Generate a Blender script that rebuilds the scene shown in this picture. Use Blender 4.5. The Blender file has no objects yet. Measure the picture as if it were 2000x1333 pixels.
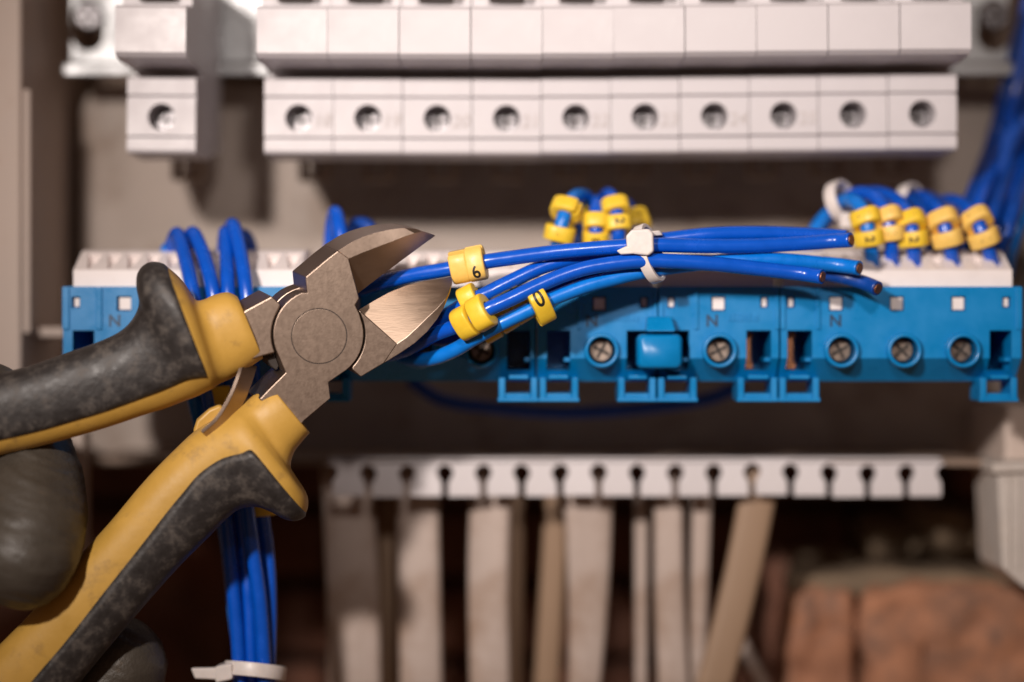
import bpy, bmesh, math, random
from mathutils import Vector, Matrix, noise

random.seed(7)
S = bpy.context.scene
COL = S.collection
MM = 0.001
TS = bpy.data.scenes.new('workbench')       # scratch scene for booleans, removed at the end

def evaluated(o):
    vl = TS.view_layers[0]
    vl.update()
    return bpy.data.meshes.new_from_object(o.evaluated_get(vl.depsgraph))

# ------------------------------------------------------------------ camera, world, lamp, exposure
D = 461.0            # mm from lens to the plane in focus (the cutters)
F = 3827.0           # focal length in photograph pixels (photograph is 2000 px wide)
cam_d = bpy.data.cameras.new('camera')
cam = bpy.data.objects.new('camera', cam_d)
COL.objects.link(cam)
cam.location = (0, -D * MM, 0)
cam.rotation_euler = (math.radians(90), 0, 0)
cam_d.sensor_width = 36.0
cam_d.lens = F / 2000.0 * 36.0
cam_d.clip_start = 0.02
cam_d.clip_end = 20
cam_d.dof.use_dof = True
cam_d.dof.focus_distance = (D + 1.0) * MM
cam_d.dof.aperture_fstop = 2.9
cam_d.dof.aperture_blades = 7
S.camera = cam

W = bpy.data.worlds.new('World')
S.world = W
W.use_nodes = True
bg = W.node_tree.nodes['Background']
bg.inputs['Color'].default_value = (1.0, 0.56, 0.35, 1)
bg.inputs['Strength'].default_value = 0.10

def lamp(name, loc, target, energy, radius, color, size, blend):
    d = bpy.data.lights.new(name, 'SPOT')
    o = bpy.data.objects.new(name, d)
    COL.objects.link(o)
    o.location = loc
    d.energy = energy
    d.color = color
    d.shadow_soft_size = radius
    d.spot_size = math.radians(size)
    d.spot_blend = blend
    o.rotation_euler = (Vector(target) - Vector(loc)).to_track_quat('-Z', 'Y').to_euler()
# a work lamp up to the left of the camera and a weaker one above it
lamp('work_lamp', (-0.165, -0.400, 0.150), (0.052, 0.03, 0.014), 9.6, 0.013, (1.0, 0.89, 0.82), 62, 0.95)
lamp('head_lamp', (0.035, -0.500, 0.205), (0.034, 0.03, 0.056), 5.0, 0.018, (1.0, 0.90, 0.84), 31, 0.95)

S.view_settings.view_transform = 'Standard'
S.view_settings.look = 'None'
S.view_settings.exposure = 0.0
S.view_settings.gamma = 1.0
S.view_settings.use_curve_mapping = False

# ------------------------------------------------------------------ materials
def mat(name, col, rough=0.5, metal=0.0, var=0.12, vscale=150, bump=0.0, bscale=600, spec=0.5, col2=None,
        stretch=(1, 1, 1), trans=0.0, dirt_or_shade=None, dscale=90, dlo=0.55, dhi=0.75, sss=0.0, rvar=0.12):
    m = bpy.data.materials.new(name)
    m.use_nodes = True
    nt = m.node_tree
    b = nt.nodes['Principled BSDF']
    b.inputs['Roughness'].default_value = rough
    b.inputs['Metallic'].default_value = metal
    b.inputs['Specular IOR Level'].default_value = spec
    if trans:
        b.inputs['Transmission Weight'].default_value = trans
    if sss:
        b.inputs['Subsurface Weight'].default_value = sss
        b.inputs['Subsurface Radius'].default_value = (0.002, 0.0015, 0.001)
    tc = nt.nodes.new('ShaderNodeTexCoord')
    mp = nt.nodes.new('ShaderNodeMapping')
    mp.inputs['Scale'].default_value = stretch
    nt.links.new(tc.outputs['Object'], mp.inputs['Vector'])
    n = nt.nodes.new('ShaderNodeTexNoise')
    n.inputs['Scale'].default_value = vscale
    n.inputs['Detail'].default_value = 6
    n.inputs['Roughness'].default_value = 0.62
    nt.links.new(mp.outputs['Vector'], n.inputs['Vector'])
    r = nt.nodes.new('ShaderNodeValToRGB')
    r.color_ramp.elements[0].position = 0.3
    r.color_ramp.elements[1].position = 0.7
    c2 = col2 if col2 else tuple(min(1, c * (1 + var)) for c in col)
    c1 = col if col2 else tuple(c * (1 - var) for c in col)
    r.color_ramp.elements[0].color = (*c1, 1)
    r.color_ramp.elements[1].color = (*c2, 1)
    nt.links.new(n.outputs['Fac'], r.inputs['Fac'])
    out = r.outputs['Color']
    if dirt_or_shade:
        n2 = nt.nodes.new('ShaderNodeTexNoise')
        n2.inputs['Scale'].default_value = dscale
        n2.inputs['Detail'].default_value = 9
        n2.inputs['Roughness'].default_value = 0.7
        nt.links.new(tc.outputs['Object'], n2.inputs['Vector'])
        r2 = nt.nodes.new('ShaderNodeValToRGB')
        r2.color_ramp.elements[0].position = dlo
        r2.color_ramp.elements[1].position = dhi
        r2.color_ramp.elements[0].color = (0, 0, 0, 1)
        r2.color_ramp.elements[1].color = (0.85, 0.85, 0.85, 1)
        nt.links.new(n2.outputs['Fac'], r2.inputs['Fac'])
        mx = nt.nodes.new('ShaderNodeMix')
        mx.data_type = 'RGBA'
        nt.links.new(r2.outputs['Color'], mx.inputs['Factor'])
        nt.links.new(out, mx.inputs['A'])
        mx.inputs['B'].default_value = (*dirt_or_shade, 1)
        out = mx.outputs['Result']
    nt.links.new(out, b.inputs['Base Color'])
    if rvar:
        mr = nt.nodes.new('ShaderNodeMapRange')
        mr.inputs['From Min'].default_value = 0.3
        mr.inputs['From Max'].default_value = 0.7
        mr.inputs['To Min'].default_value = max(0.03, rough - rvar)
        mr.inputs['To Max'].default_value = min(1, rough + rvar)
        nt.links.new(n.outputs['Fac'], mr.inputs['Value'])
        nt.links.new(mr.outputs['Result'], b.inputs['Roughness'])
    if bump:
        n3 = nt.nodes.new('ShaderNodeTexNoise')
        n3.inputs['Scale'].default_value = bscale
        n3.inputs['Detail'].default_value = 5
        nt.links.new(mp.outputs['Vector'], n3.inputs['Vector'])
        bp = nt.nodes.new('ShaderNodeBump')
        bp.inputs['Strength'].default_value = bump
        bp.inputs['Distance'].default_value = 0.0004
        nt.links.new(n3.outputs['Fac'], bp.inputs['Height'])
        nt.links.new(bp.outputs['Normal'], b.inputs['Normal'])
    return m

M = {}
M['breaker'] = mat('breaker_plastic', (0.56, 0.53, 0.55), 0.45, var=0.04, vscale=60, bump=0.05, bscale=900)
M['dark_plastic'] = mat('dark_plastic', (0.05, 0.04, 0.036), 0.5, var=0.2)
M['toggle'] = mat('toggle_plastic', (0.10, 0.075, 0.06), 0.5, var=0.2)
M['grey_frame'] = mat('clip_plastic', (0.33, 0.23, 0.16), 0.55, var=0.15)
M['screw'] = mat('screw_steel', (0.26, 0.25, 0.26), 0.45, 1.0, var=0.15, vscale=500)
M['brass_screw'] = mat('terminal_screw_steel', (0.30, 0.24, 0.20), 0.45, 1.0, var=0.25, vscale=700)
M['zinc'] = mat('zinc_steel', (0.46, 0.47, 0.48), 0.50, 1.0, var=0.10, vscale=220, bump=0.1, bscale=500)
M['plate'] = mat('grey_painted_steel', (0.45, 0.375, 0.325), 0.6, var=0.14, vscale=24, bump=0.08, dirt_or_shade=(0.25, 0.17, 0.12), dscale=42, dlo=0.50, dhi=0.72)
M['wall'] = mat('enclosure_paint', (0.56, 0.46, 0.40), 0.6, var=0.08, vscale=60, bump=0.08, dirt_or_shade=(0.30, 0.20, 0.14), dscale=60, dlo=0.55, dhi=0.85)
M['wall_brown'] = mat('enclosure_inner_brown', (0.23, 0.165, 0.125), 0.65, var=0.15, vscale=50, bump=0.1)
M['block'] = mat('blue_terminal_plastic', (0.0, 0.20, 0.50), 0.33, var=0.08, vscale=120, bump=0.06, bscale=1500)
M['block_text'] = mat('blue_embossed', (0.004, 0.11, 0.30), 0.45, var=0.05)
M['n_print'] = mat('dark_print', (0.01, 0.035, 0.08), 0.5, var=0.1)
M['cap'] = mat('white_terminal_plastic', (0.80, 0.73, 0.71), 0.42, var=0.04, vscale=150, dirt_or_shade=(0.62, 0.46, 0.35), dscale=160, dlo=0.62, dhi=0.9)
M['copper'] = mat('copper', (0.36, 0.165, 0.09), 0.45, 1.0, var=0.3, vscale=1500, bump=0.5, bscale=2500)
M['wire'] = mat('blue_wire_insulation', (0.001, 0.088, 0.56), 0.24, var=0.08, vscale=250, bump=0.05, bscale=500, dirt_or_shade=(0.10, 0.17, 0.42), dscale=700, dlo=0.66, dhi=0.86, rvar=0.07, spec=0.7)
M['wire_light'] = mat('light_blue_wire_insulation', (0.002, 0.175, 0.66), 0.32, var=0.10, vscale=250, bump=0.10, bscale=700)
M['wire_dark'] = mat('dark_blue_wire_insulation', (0.001, 0.050, 0.30), 0.42, var=0.15, vscale=250, bump=0.1, dirt_or_shade=(0.05, 0.07, 0.17), dscale=500, dlo=0.6, dhi=0.8)  # darker, mottled blue for some of the wires
M['marker'] = mat('yellow_marker_plastic', (0.82, 0.55, 0.04), 0.42, var=0.06, vscale=300, bump=0.10, bscale=1200, sss=0.06, dirt_or_shade=(0.50, 0.25, 0.05), dscale=700, dlo=0.66, dhi=0.80)
M['marker_pale'] = mat('pale_yellow_marker_plastic', (0.83, 0.54, 0.13), 0.42, var=0.06, vscale=300, bump=0.10, bscale=1200, sss=0.06, dirt_or_shade=(0.55, 0.30, 0.10), dscale=700, dlo=0.66, dhi=0.80)
M['ink'] = mat('black_ink', (0.012, 0.011, 0.009), 0.5, var=0.1)
M['pencil'] = mat('pencil_mark', (0.50, 0.46, 0.46), 0.7, var=0.25, vscale=900)
M['tie'] = mat('nylon_tie', (0.72, 0.66, 0.63), 0.40, var=0.06, vscale=500, sss=0.15, bump=0.1)
M['steel'] = mat('brushed_tool_steel', (0.37, 0.285, 0.228), 0.40, 1.0, var=0.04, vscale=900, bump=0.04, bscale=2200, stretch=(1.0, 1.0, 0.8), dirt_or_shade=(0.28, 0.20, 0.15), dscale=420, dlo=0.62, dhi=0.95, rvar=0.03)
M['ground_steel'] = mat('ground_edge_steel', (0.36, 0.27, 0.205), 0.46, 1.0, var=0.05, vscale=500, bump=0.045, bscale=1900, stretch=(0.22, 1, 1.6), dirt_or_shade=(0.27, 0.19, 0.14), dscale=260, dlo=0.60, dhi=0.85, rvar=0.05)
M['seam'] = mat('dark_seam', (0.025, 0.018, 0.014), 0.7, var=0.2)
M['yellow_grip'] = mat('yellow_grip_plastic', (0.54, 0.315, 0.060), 0.50, var=0.08, vscale=120, bump=0.12, bscale=700, dirt_or_shade=(0.17, 0.10, 0.045), dscale=130, dlo=0.55, dhi=0.80)
M['black_grip'] = mat('worn_black_grip', (0.030, 0.026, 0.025), 0.52, var=0.4, vscale=300, bump=0.35, bscale=700, dirt_or_shade=(0.17, 0.145, 0.122), dscale=300, dlo=0.50, dhi=0.82)
M['glove'] = mat('grey_coated_glove', (0.062, 0.052, 0.041), 0.44, var=0.22, vscale=90, bump=0.45, bscale=1300, dirt_or_shade=(0.17, 0.115, 0.07), dscale=160, dlo=0.61, dhi=0.82)
M['cable'] = mat('shaded_cable_sheath', (0.46, 0.375, 0.33), 0.5, var=0.08, vscale=60, dirt_or_shade=(0.27, 0.17, 0.11), dscale=30, dlo=0.48, dhi=0.66, stretch=(3, 3, 0.4))  # brown shade put into the sheath colour and its blotches
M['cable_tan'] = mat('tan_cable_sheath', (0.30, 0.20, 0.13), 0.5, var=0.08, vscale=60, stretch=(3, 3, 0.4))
M['comb'] = mat('white_strip_plastic', (0.66, 0.62, 0.63), 0.5, var=0.05)
M['box_white'] = mat('white_box_plastic', (0.55, 0.50, 0.46), 0.5, var=0.06, dirt_or_shade=(0.40, 0.31, 0.24), dscale=70, dlo=0.5, dhi=0.8)
M['brick'] = mat('red_brick', (0.24, 0.11, 0.066), 0.9, col2=(0.58, 0.27, 0.145), vscale=34, bump=0.9, bscale=260, dirt_or_shade=(0.15, 0.095, 0.075), dscale=38, dlo=0.46, dhi=0.60)
M['brick_dark'] = mat('shaded_brick', (0.13, 0.055, 0.034), 0.95, var=0.4, vscale=45, bump=0.9, bscale=260)  # brick colour darkened to stand for shade deep in the opening
M['mortar'] = mat('crumbled_mortar', (0.20, 0.145, 0.095), 0.95, var=0.3, vscale=70, bump=0.9, bscale=330)
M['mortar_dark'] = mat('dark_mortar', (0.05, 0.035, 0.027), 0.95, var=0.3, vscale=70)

# ------------------------------------------------------------------ helpers (all coordinates in millimetres)
def P(px, py, y):
    """point at depth y (mm) seen at photograph pixel px,py"""
    return Vector(((px - 1000.0) * (D + y) / F, y, (666.5 - py) * (D + y) / F))

def new_mesh(name, verts, faces, mtl, smooth=False):
    me = bpy.data.meshes.new(name)
    me.from_pydata([tuple(v) for v in verts], [], faces)
    me.validate()
    bm = bmesh.new()
    bm.from_mesh(me)
    bmesh.ops.recalc_face_normals(bm, faces=bm.faces)
    bm.to_mesh(me)
    bm.free()
    if mtl:
        me.materials.append(mtl)
    if smooth:
        for p in me.polygons:
            p.use_smooth = True
    return me

def thing(name, label, cat, base, group=None):
    o = bpy.data.objects.new(name, None)
    o.empty_display_size = 0.005
    COL.objects.link(o)
    o.location = Vector(base) * MM
    o['label'] = label
    o['category'] = cat
    if group:
        o['group'] = group
    return o

def base_of(o):
    b = Vector((0, 0, 0))
    while o:
        b += Vector(o.location)
        o = o.parent
    return b / MM

def obj(name, verts, faces, mtl, parent=None, smooth=False, bevel=0.0, seg=2, local=False, angle=35):
    """one mesh object; verts in world mm (or local mm to the parent when local)"""
    vs = [Vector(v) for v in verts]
    if parent is not None:
        b = Vector((0, 0, 0)) if local else base_of(parent)
        me = new_mesh(name, [(v - b) * MM for v in vs], faces, mtl, smooth)
        o = bpy.data.objects.new(name, me)
        COL.objects.link(o)
        o.parent = parent
    else:
        c = sum(vs, Vector((0, 0, 0))) / len(vs)
        me = new_mesh(name, [(v - c) * MM for v in vs], faces, mtl, smooth)
        o = bpy.data.objects.new(name, me)
        COL.objects.link(o)
        o.location = c * MM
    if bevel:
        md = o.modifiers.new('bevel', 'BEVEL')
        md.width = bevel * MM
        md.segments = seg
        md.limit_method = 'ANGLE'
        md.angle_limit = math.radians(angle)
        md.use_clamp_overlap = True
        md.harden_normals = True
        for p in me.polygons:
            p.use_smooth = True
        me.set_sharp_from_angle(angle=math.radians(angle))
    return o

def tag(o, label=None, cat=None, group=None, kind=None):
    if label: o['label'] = label
    if cat: o['category'] = cat
    if group: o['group'] = group
    if kind: o['kind'] = kind
    return o

def copy_tree(o, parent=None):
    c = o.copy()
    COL.objects.link(c)
    c.parent = parent
    for ch in list(o.children):
        copy_tree(ch, c)
    return c

def box(x0, x1, y0, y1, z0, z1):
    v = [(x0, y0, z0), (x1, y0, z0), (x1, y1, z0), (x0, y1, z0), (x0, y0, z1), (x1, y0, z1), (x1, y1, z1), (x0, y1, z1)]
    f = [(0, 3, 2, 1), (4, 5, 6, 7), (0, 1, 5, 4), (1, 2, 6, 5), (2, 3, 7, 6), (3, 0, 4, 7)]
    return v, f

def join(*parts):
    V, Fc = [], []
    for v, f in parts:
        k = len(V)
        V += list(v)
        Fc += [tuple(i + k for i in q) for q in f]
    return V, Fc

def cyl(c, axis, r0, r1, h, n=24):
    """frustum from c along axis"""
    a = Vector(axis).normalized()
    u = a.orthogonal().normalized()
    w = a.cross(u)
    V = []
    for k, r in ((0, r0), (h, r1)):
        for i in range(n):
            t = 2 * math.pi * i / n
            V.append(Vector(c) + a * k + (u * math.cos(t) + w * math.sin(t)) * r)
    Fc = [(i, (i + 1) % n, n + (i + 1) % n, n + i) for i in range(n)]
    Fc += [tuple(range(n - 1, -1, -1)), tuple(range(n, 2 * n))]
    return V, Fc

def ring_lathe(c, axis, prof, n=32):
    """closed profile list of (radius, height) swept around axis"""
    a = Vector(axis).normalized()
    u = a.orthogonal().normalized()
    w = a.cross(u)
    V, Fc = [], []
    m = len(prof)
    for i in range(n):
        t = 2 * math.pi * i / n
        d = u * math.cos(t) + w * math.sin(t)
        for r, h in prof:
            V.append(Vector(c) + d * r + a * h)
    for i in range(n):
        j = (i + 1) % n
        for k in range(m):
            l = (k + 1) % m
            Fc.append((i * m + k, i * m + l, j * m + l, j * m + k))
    return V, Fc

def prism_x(profile, x0, x1):
    """closed (y,z) profile extruded along x"""
    n = len(profile)
    V = [(x0, y, z) for y, z in profile] + [(x1, y, z) for y, z in profile]
    Fc = [(i, (i + 1) % n, n + (i + 1) % n, n + i) for i in range(n)]
    Fc += [tuple(range(n)), tuple(range(2 * n - 1, n - 1, -1))]
    return V, Fc

def prism(points, vec):
    n = len(points)
    V = [Vector(p) for p in points] + [Vector(p) + Vector(vec) for p in points]
    Fc = [(i, (i + 1) % n, n + (i + 1) % n, n + i) for i in range(n)]
    Fc += [tuple(range(n)), tuple(range(2 * n - 1, n - 1, -1))]
    return V, Fc

def loft(rings, cap=True):
    m = len(rings[0])
    V = [Vector(p) for r in rings for p in r]
    Fc = []
    for i in range(len(rings) - 1):
        for k in range(m):
            l = (k + 1) % m
            Fc.append((i * m + k, i * m + l, (i + 1) * m + l, (i + 1) * m + k))
    if cap:
        Fc.append(tuple(range(m - 1, -1, -1)))
        Fc.append(tuple(range((len(rings) - 1) * m, len(rings) * m)))
    return V, Fc

def catmull(pts, sub=8):
    pts = [Vector(p) for p in pts]
    out = []
    e = [pts[0] * 2 - pts[1]] + pts + [pts[-1] * 2 - pts[-2]]
    for i in range(1, len(e) - 2):
        p0, p1, p2, p3 = e[i - 1], e[i], e[i + 1], e[i + 2]
        for k in range(sub):
            t = k / sub
            out.append(0.5 * ((2 * p1) + (p2 - p0) * t + (2 * p0 - 5 * p1 + 4 * p2 - p3) * t * t + (3 * p1 - p0 - 3 * p2 + p3) * t ** 3))
    out.append(pts[-1])
    return out

def tube(path, r, n=16, cap=True):
    rings = []
    up = Vector((0, 0, 1))
    for i, p in enumerate(path):
        a = path[max(0, i - 1)]
        b = path[min(len(path) - 1, i + 1)]
        t = (b - a).normalized()
        if i == 0:
            u = t.orthogonal().normalized()
        else:
            u = (u - t * u.dot(t)).normalized()
        w = t.cross(u)
        rr = r[i] if isinstance(r, (list, tuple)) else r
        rings.append([p + (u * math.cos(2 * math.pi * k / n) + w * math.sin(2 * math.pi * k / n)) * rr for k in range(n)])
    return loft(rings, cap)

def boolean(vf, cutters, op='DIFFERENCE'):
    """exact boolean; returns verts, faces"""
    if len(cutters) > 1:
        cutters = [join(*cutters)]
    a = bpy.data.objects.new('tmp_a', new_mesh('tmp_a', vf[0], vf[1], None))
    TS.collection.objects.link(a)
    tmp = [a]
    for c in cutters:
        b = bpy.data.objects.new('tmp_b', new_mesh('tmp_b', c[0], c[1], None))
        TS.collection.objects.link(b)
        tmp.append(b)
        md = a.modifiers.new('b', 'BOOLEAN')
        md.operation = op
        md.solver = 'EXACT'
        md.object = b
    me = evaluated(a)
    V = [v.co.copy() for v in me.vertices]
    Fc = [tuple(p.vertices) for p in me.polygons]
    bpy.data.meshes.remove(me)
    for o in tmp:
        d = o.data
        bpy.data.objects.remove(o)
        bpy.data.meshes.remove(d)
    return V, Fc

_txt = {}
def text_mesh(s, size):
    """flat lettering: verts (x,y) centred, faces"""
    k = (s, size)
    if k not in _txt:
        cu = bpy.data.curves.new('tmp_t', 'FONT')
        cu.body = s
        cu.size = size
        cu.offset = 0.022 * size
        cu.align_x = 'CENTER'
        cu.align_y = 'CENTER'
        cu.resolution_u = 4
        o = bpy.data.objects.new('tmp_t', cu)
        TS.collection.objects.link(o)
        me = evaluated(o)
        _txt[k] = ([(v.co.x, v.co.y) for v in me.vertices], [tuple(p.vertices) for p in me.polygons])
        bpy.data.objects.remove(o)
        bpy.data.meshes.remove(me)
        bpy.data.curves.remove(cu)
    return _txt[k]

def flat_text(s, size, origin, ux, uz):
    v, f = text_mesh(s, size)
    return [Vector(origin) + Vector(ux) * a + Vector(uz) * b for a, b in v], f

# ------------------------------------------------------------------ setting: enclosure, plate, masonry
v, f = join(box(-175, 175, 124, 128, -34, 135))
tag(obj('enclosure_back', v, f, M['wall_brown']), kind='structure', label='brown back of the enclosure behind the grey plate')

# grey mounting plate with rounded corners
def rounded_rect(x0, x1, z0, z1, r, n=8):
    pts = []
    for cx, cz, a0 in ((x1 - r, z1 - r, 0), (x0 + r, z1 - r, 90), (x0 + r, z0 + r, 180), (x1 - r, z0 + r, 270)):
        for i in range(n + 1):
            t = math.radians(a0 + 90 * i / n)
            pts.append((cx + r * math.cos(t), cz + r * math.sin(t)))
    return pts
pp = rounded_rect(-124.5, 144, -33, 74, 9)
v, f = prism([(x, 104, z) for x, z in pp], (0, 3, 0))
tag(obj('back_plate', v, f, M['plate'], bevel=0.8), 'grey steel mounting plate behind the blue terminal blocks', 'plate')

# left enclosure wall (its lit front edge runs down the left border of the photograph)
wl = thing('enclosure_wall', 'beige enclosure side wall along the left border', 'wall', (-134, 50, -10))
v, f = join(box(-160, -128.0, 50, 126, -22, 140))
obj('panel', v, f, M['wall'], wl, bevel=1.0)
v, f = join(box(-160, -126.2, 52, 58, 2.0, 66))
obj('edge_strip', v, f, M['wall'], wl, bevel=0.5)
v, f = join(box(-128, -119, 60, 84, 1.2, 3.6))
obj('ledge', v, f, M['wall'], wl, bevel=0.4)
v, f = join(box(-117.5, -113.4, 58, 66, -72, -24))
obj('corner_post', v, f, M['wall'], wl, bevel=0.6)
wr = thing('enclosure_wall', 'beige enclosure corner post at the right border under the terminal blocks', 'wall', (140, 60, -40))
v, f = join(box(131, 170, 60, 100, -36, -17))
obj('panel', v, f, M['wall'], wr, bevel=1.5)
v, f = join(box(152, 175, 60, 126, -36, 140))
obj('side_panel', v, f, M['wall'], wr, bevel=1.5)

# white duct box hanging at the right border
bx_t = thing('duct_box', 'white plastic box with chamfered foot hanging at the right border', 'box', P(1990, 1140, 50))
a = [P(1948, 912, 50), P(2120, 905, 50), P(2120, 1200, 50), P(1998, 1147, 50), P(1958, 1112, 50)]
v, f = prism(a, (0, 26, 0))
obj('body', v, f, M['box_white'], bx_t, bevel=0.8)
v, f = prism([P(1938, 905, 48), P(2120, 898, 48), P(2120, 918, 48), P(1940, 926, 48)], (0, 29, 0))
obj('lid', v, f, M['box_white'], bx_t, bevel=0.6)
for xx in (1972, 1990):
    v, f = prism([P(xx - 2.5, 930, 49.4), P(xx + 2.5, 930, 49.4), P(xx + 2.5, 1112, 49.4), P(xx - 2.5, 1112, 49.4)], (0, 0.7, 0))
    obj('rib', v, f, M['box_white'], bx_t, bevel=0.2)

# brick wall far inside the opening, in the shade of the enclosure floor and coloured darker for it
def rough_brick(name, x0, x1, y0, y1, z0, z1, mtl, parent, amp=1.2, seed=0, div=7):
    bm = bmesh.new()
    bmesh.ops.create_cube(bm, size=1)
    bmesh.ops.subdivide_edges(bm, edges=bm.edges[:], cuts=div, use_grid_fill=True)
    c = Vector(((x0 + x1) / 2, (y0 + y1) / 2, (z0 + z1) / 2))
    s = Vector((x1 - x0, y1 - y0, z1 - z0))
    for vv in bm.verts:
        p = Vector((vv.co.x * s.x, vv.co.y * s.y, vv.co.z * s.z))
        # round the arrises
        e = [abs(vv.co.x) > 0.49, abs(vv.co.y) > 0.49, abs(vv.co.z) > 0.49]
        if sum(e) >= 2:
            p *= 1 - 0.018 * sum(e)
        q = (p + c) * 0.11 + Vector((seed * 7.1, seed * 3.3, 0))
        p += Vector((noise.noise(q), noise.noise(q + Vector((9, 0, 0))), noise.noise(q + Vector((0, 9, 0))))) * amp
        p += noise.noise_vector(q * 4.1) * amp * 0.35
        vv.co = p + c
    V = [vv.co.copy() for vv in bm.verts]
    bm.verts.index_update()
    Fc = [tuple(q.index for q in ff.verts) for ff in bm.faces]
    bm.free()
    return obj(name, V, Fc, mtl, parent, smooth=True)

bw = thing('brick_wall', 'brick wall coloured dark for shade behind the hanging cables', 'wall', (0, 175, -125))
del bw['category']; bw['kind'] = 'structure'
v, f = box(-190, 190, 181, 196, -128, 60)
obj('mortar_bed', v, f, M['mortar_dark'], bw)
k = 0
for row in range(4):
    z0 = -126 + row * 25
    off = 0 if row % 2 == 0 else -28
    for c in range(-3, 4):
        k += 1
        x0 = c * 56 + off
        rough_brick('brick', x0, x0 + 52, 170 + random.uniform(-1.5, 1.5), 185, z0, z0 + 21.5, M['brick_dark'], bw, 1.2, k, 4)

# broken brick pier at lower right, closer to the camera
pr = thing('brick_pier', 'broken red brick masonry at lower right', 'masonry', P(1770, 1400, 92))
del pr['category']; pr['kind'] = 'structure'
pb = lambda n, a, b, y, dp, m, s, amp: rough_brick(n, P(a[0], 0, y).x, P(b[0], 0, y).x, y, y + dp, P(0, b[1], y).z, P(0, a[1], y).z, m, pr, amp, s, 12)
pb('brick', (1538, 1158), (1668, 1420), 92, 55, M['brick'], 31, 3.2)
pb('brick', (1692, 1150), (2060, 1420), 90, 55, M['brick'], 33, 4.2)
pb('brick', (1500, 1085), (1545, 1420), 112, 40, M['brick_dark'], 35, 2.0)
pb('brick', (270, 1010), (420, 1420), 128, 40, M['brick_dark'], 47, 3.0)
pb('mortar_bed', (1545, 1118), (2060, 1168), 97, 60, M['mortar'], 37, 2.4)
pb('mortar_bed', (1660, 1170), (1700, 1420), 112, 30, M['mortar_dark'], 38, 0.6)
pb('mortar_lump', (1800, 1005), (1925, 1085), 118, 30, M['mortar'], 39, 5.0)
pb('mortar_lump', (1700, 1040), (1790, 1100), 126, 30, M['mortar'], 41, 4.0)

# enclosure floor with the slotted cable strip
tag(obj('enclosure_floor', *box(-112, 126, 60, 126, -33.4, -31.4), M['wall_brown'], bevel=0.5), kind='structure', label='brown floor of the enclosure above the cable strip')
YC = 58.0
sc_ = F / (D + YC)
st = thing('cable_strip', 'white plastic strip with keyhole slots above the hanging cables', 'cable strip', P(1250, 970, YC))
hp = 75.05 / sc_ / 2           # half pitch
hz = lambda py: (666.5 - py) / sc_
def tooth_poly():
    r = 16.0 / sc_
    pts = [(-hp + 0.05, hz(903)), (hp - 0.05, hz(903))]
    # right half keyhole, going down
    cz = hz(924)
    for i in range(0, 9):
        t = math.radians(90 + 90 * i / 8 * 1.55)
        pts.append((hp + r * math.cos(t), cz + r * math.sin(t)))
    pts += [(hp - 6.5 / sc_, hz(944)), (hp - 6.5 / sc_, hz(970))]
    pts += [(-hp + 6.5 / sc_, hz(970)), (-hp + 6.5 / sc_, hz(944))]
    for i in range(8, -1, -1):
        t = math.radians(90 + 90 * i / 8 * 1.55)
        pts.append((-hp - r * math.cos(t), cz + r * math.sin(t)))
    return pts
tp = tooth_poly()
base = base_of(st)
first = None
for i in range(16):
    xc = P(681.5 + 75.05 * i, 0, YC).x
    if first is None:
        v, f = prism([(x, YC - base.y, z - base.z) for x, z in tp], (0, 2.2, 0))
        first = obj('tooth', v, f, M['comb'], st, local=True, bevel=0.25)
        t = first
    else:
        t = first.copy(); COL.objects.link(t)
        t.parent = st
    t.location = ((xc - base.x) * MM, random.uniform(-0.9, 0.9) * MM, random.uniform(-0.3, 0.3) * MM)
    t.rotation_euler = (random.uniform(-0.05, 0.05), 0, random.uniform(-0.09, 0.09))
v, f = box(P(640, 0, YC).x, P(1840, 0, YC).x, YC + 1.0, YC + 6, hz(903) + 0.3, hz(903) + 1.0)
obj('top_bar', v, f, M['comb'], st, bevel=0.3)

# ------------------------------------------------------------------ flat cables hanging through the strip
def flat_cable(label, top, bot, w0, w1, y0, y1, mtl, th=5.0, sway=0.0, twist=0.0):
    path = []
    n = 14
    rings = []
    for i in range(n + 1):
        t = i / n
        px = top[0] + (bot[0] - top[0]) * t + sway * math.sin(t * math.pi)
        py = top[1] + (bot[1] - top[1]) * t
        y = y0 + (y1 - y0) * t
        c = P(px, py, y)
        w = (w0 + (w1 - w0) * t) * (D + y) / F / 2
        a = math.radians(twist * (1 - t))
        ux = Vector((math.cos(a), math.sin(a), 0))
        uy = Vector((-math.sin(a), math.cos(a), 0))
        ring = []
        m = 20
        for k in range(m):
            q = 2 * math.pi * k / m
            cx, cy = math.cos(q), math.sin(q)
            ring.append(c + ux * (w * math.copysign(abs(cx) ** 0.55, cx)) + uy * (th / 2 * math.copysign(abs(cy) ** 0.55, cy)))
        rings.append(ring)
    v, f = loft(rings)
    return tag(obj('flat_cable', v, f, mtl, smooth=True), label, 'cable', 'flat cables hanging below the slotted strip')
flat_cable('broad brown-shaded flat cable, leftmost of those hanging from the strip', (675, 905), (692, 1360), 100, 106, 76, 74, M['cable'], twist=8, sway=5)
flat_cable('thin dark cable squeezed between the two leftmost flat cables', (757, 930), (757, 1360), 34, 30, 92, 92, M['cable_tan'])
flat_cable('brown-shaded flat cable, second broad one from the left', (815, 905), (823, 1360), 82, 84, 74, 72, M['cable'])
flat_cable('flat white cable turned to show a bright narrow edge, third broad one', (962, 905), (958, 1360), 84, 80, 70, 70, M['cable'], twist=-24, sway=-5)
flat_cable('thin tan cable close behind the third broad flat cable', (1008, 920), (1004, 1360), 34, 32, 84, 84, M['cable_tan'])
flat_cable('narrow shaded cable slanting beside the widest bright cable', (1092, 920), (1066, 1360), 50, 50, 82, 86, M['cable_tan'])
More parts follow.
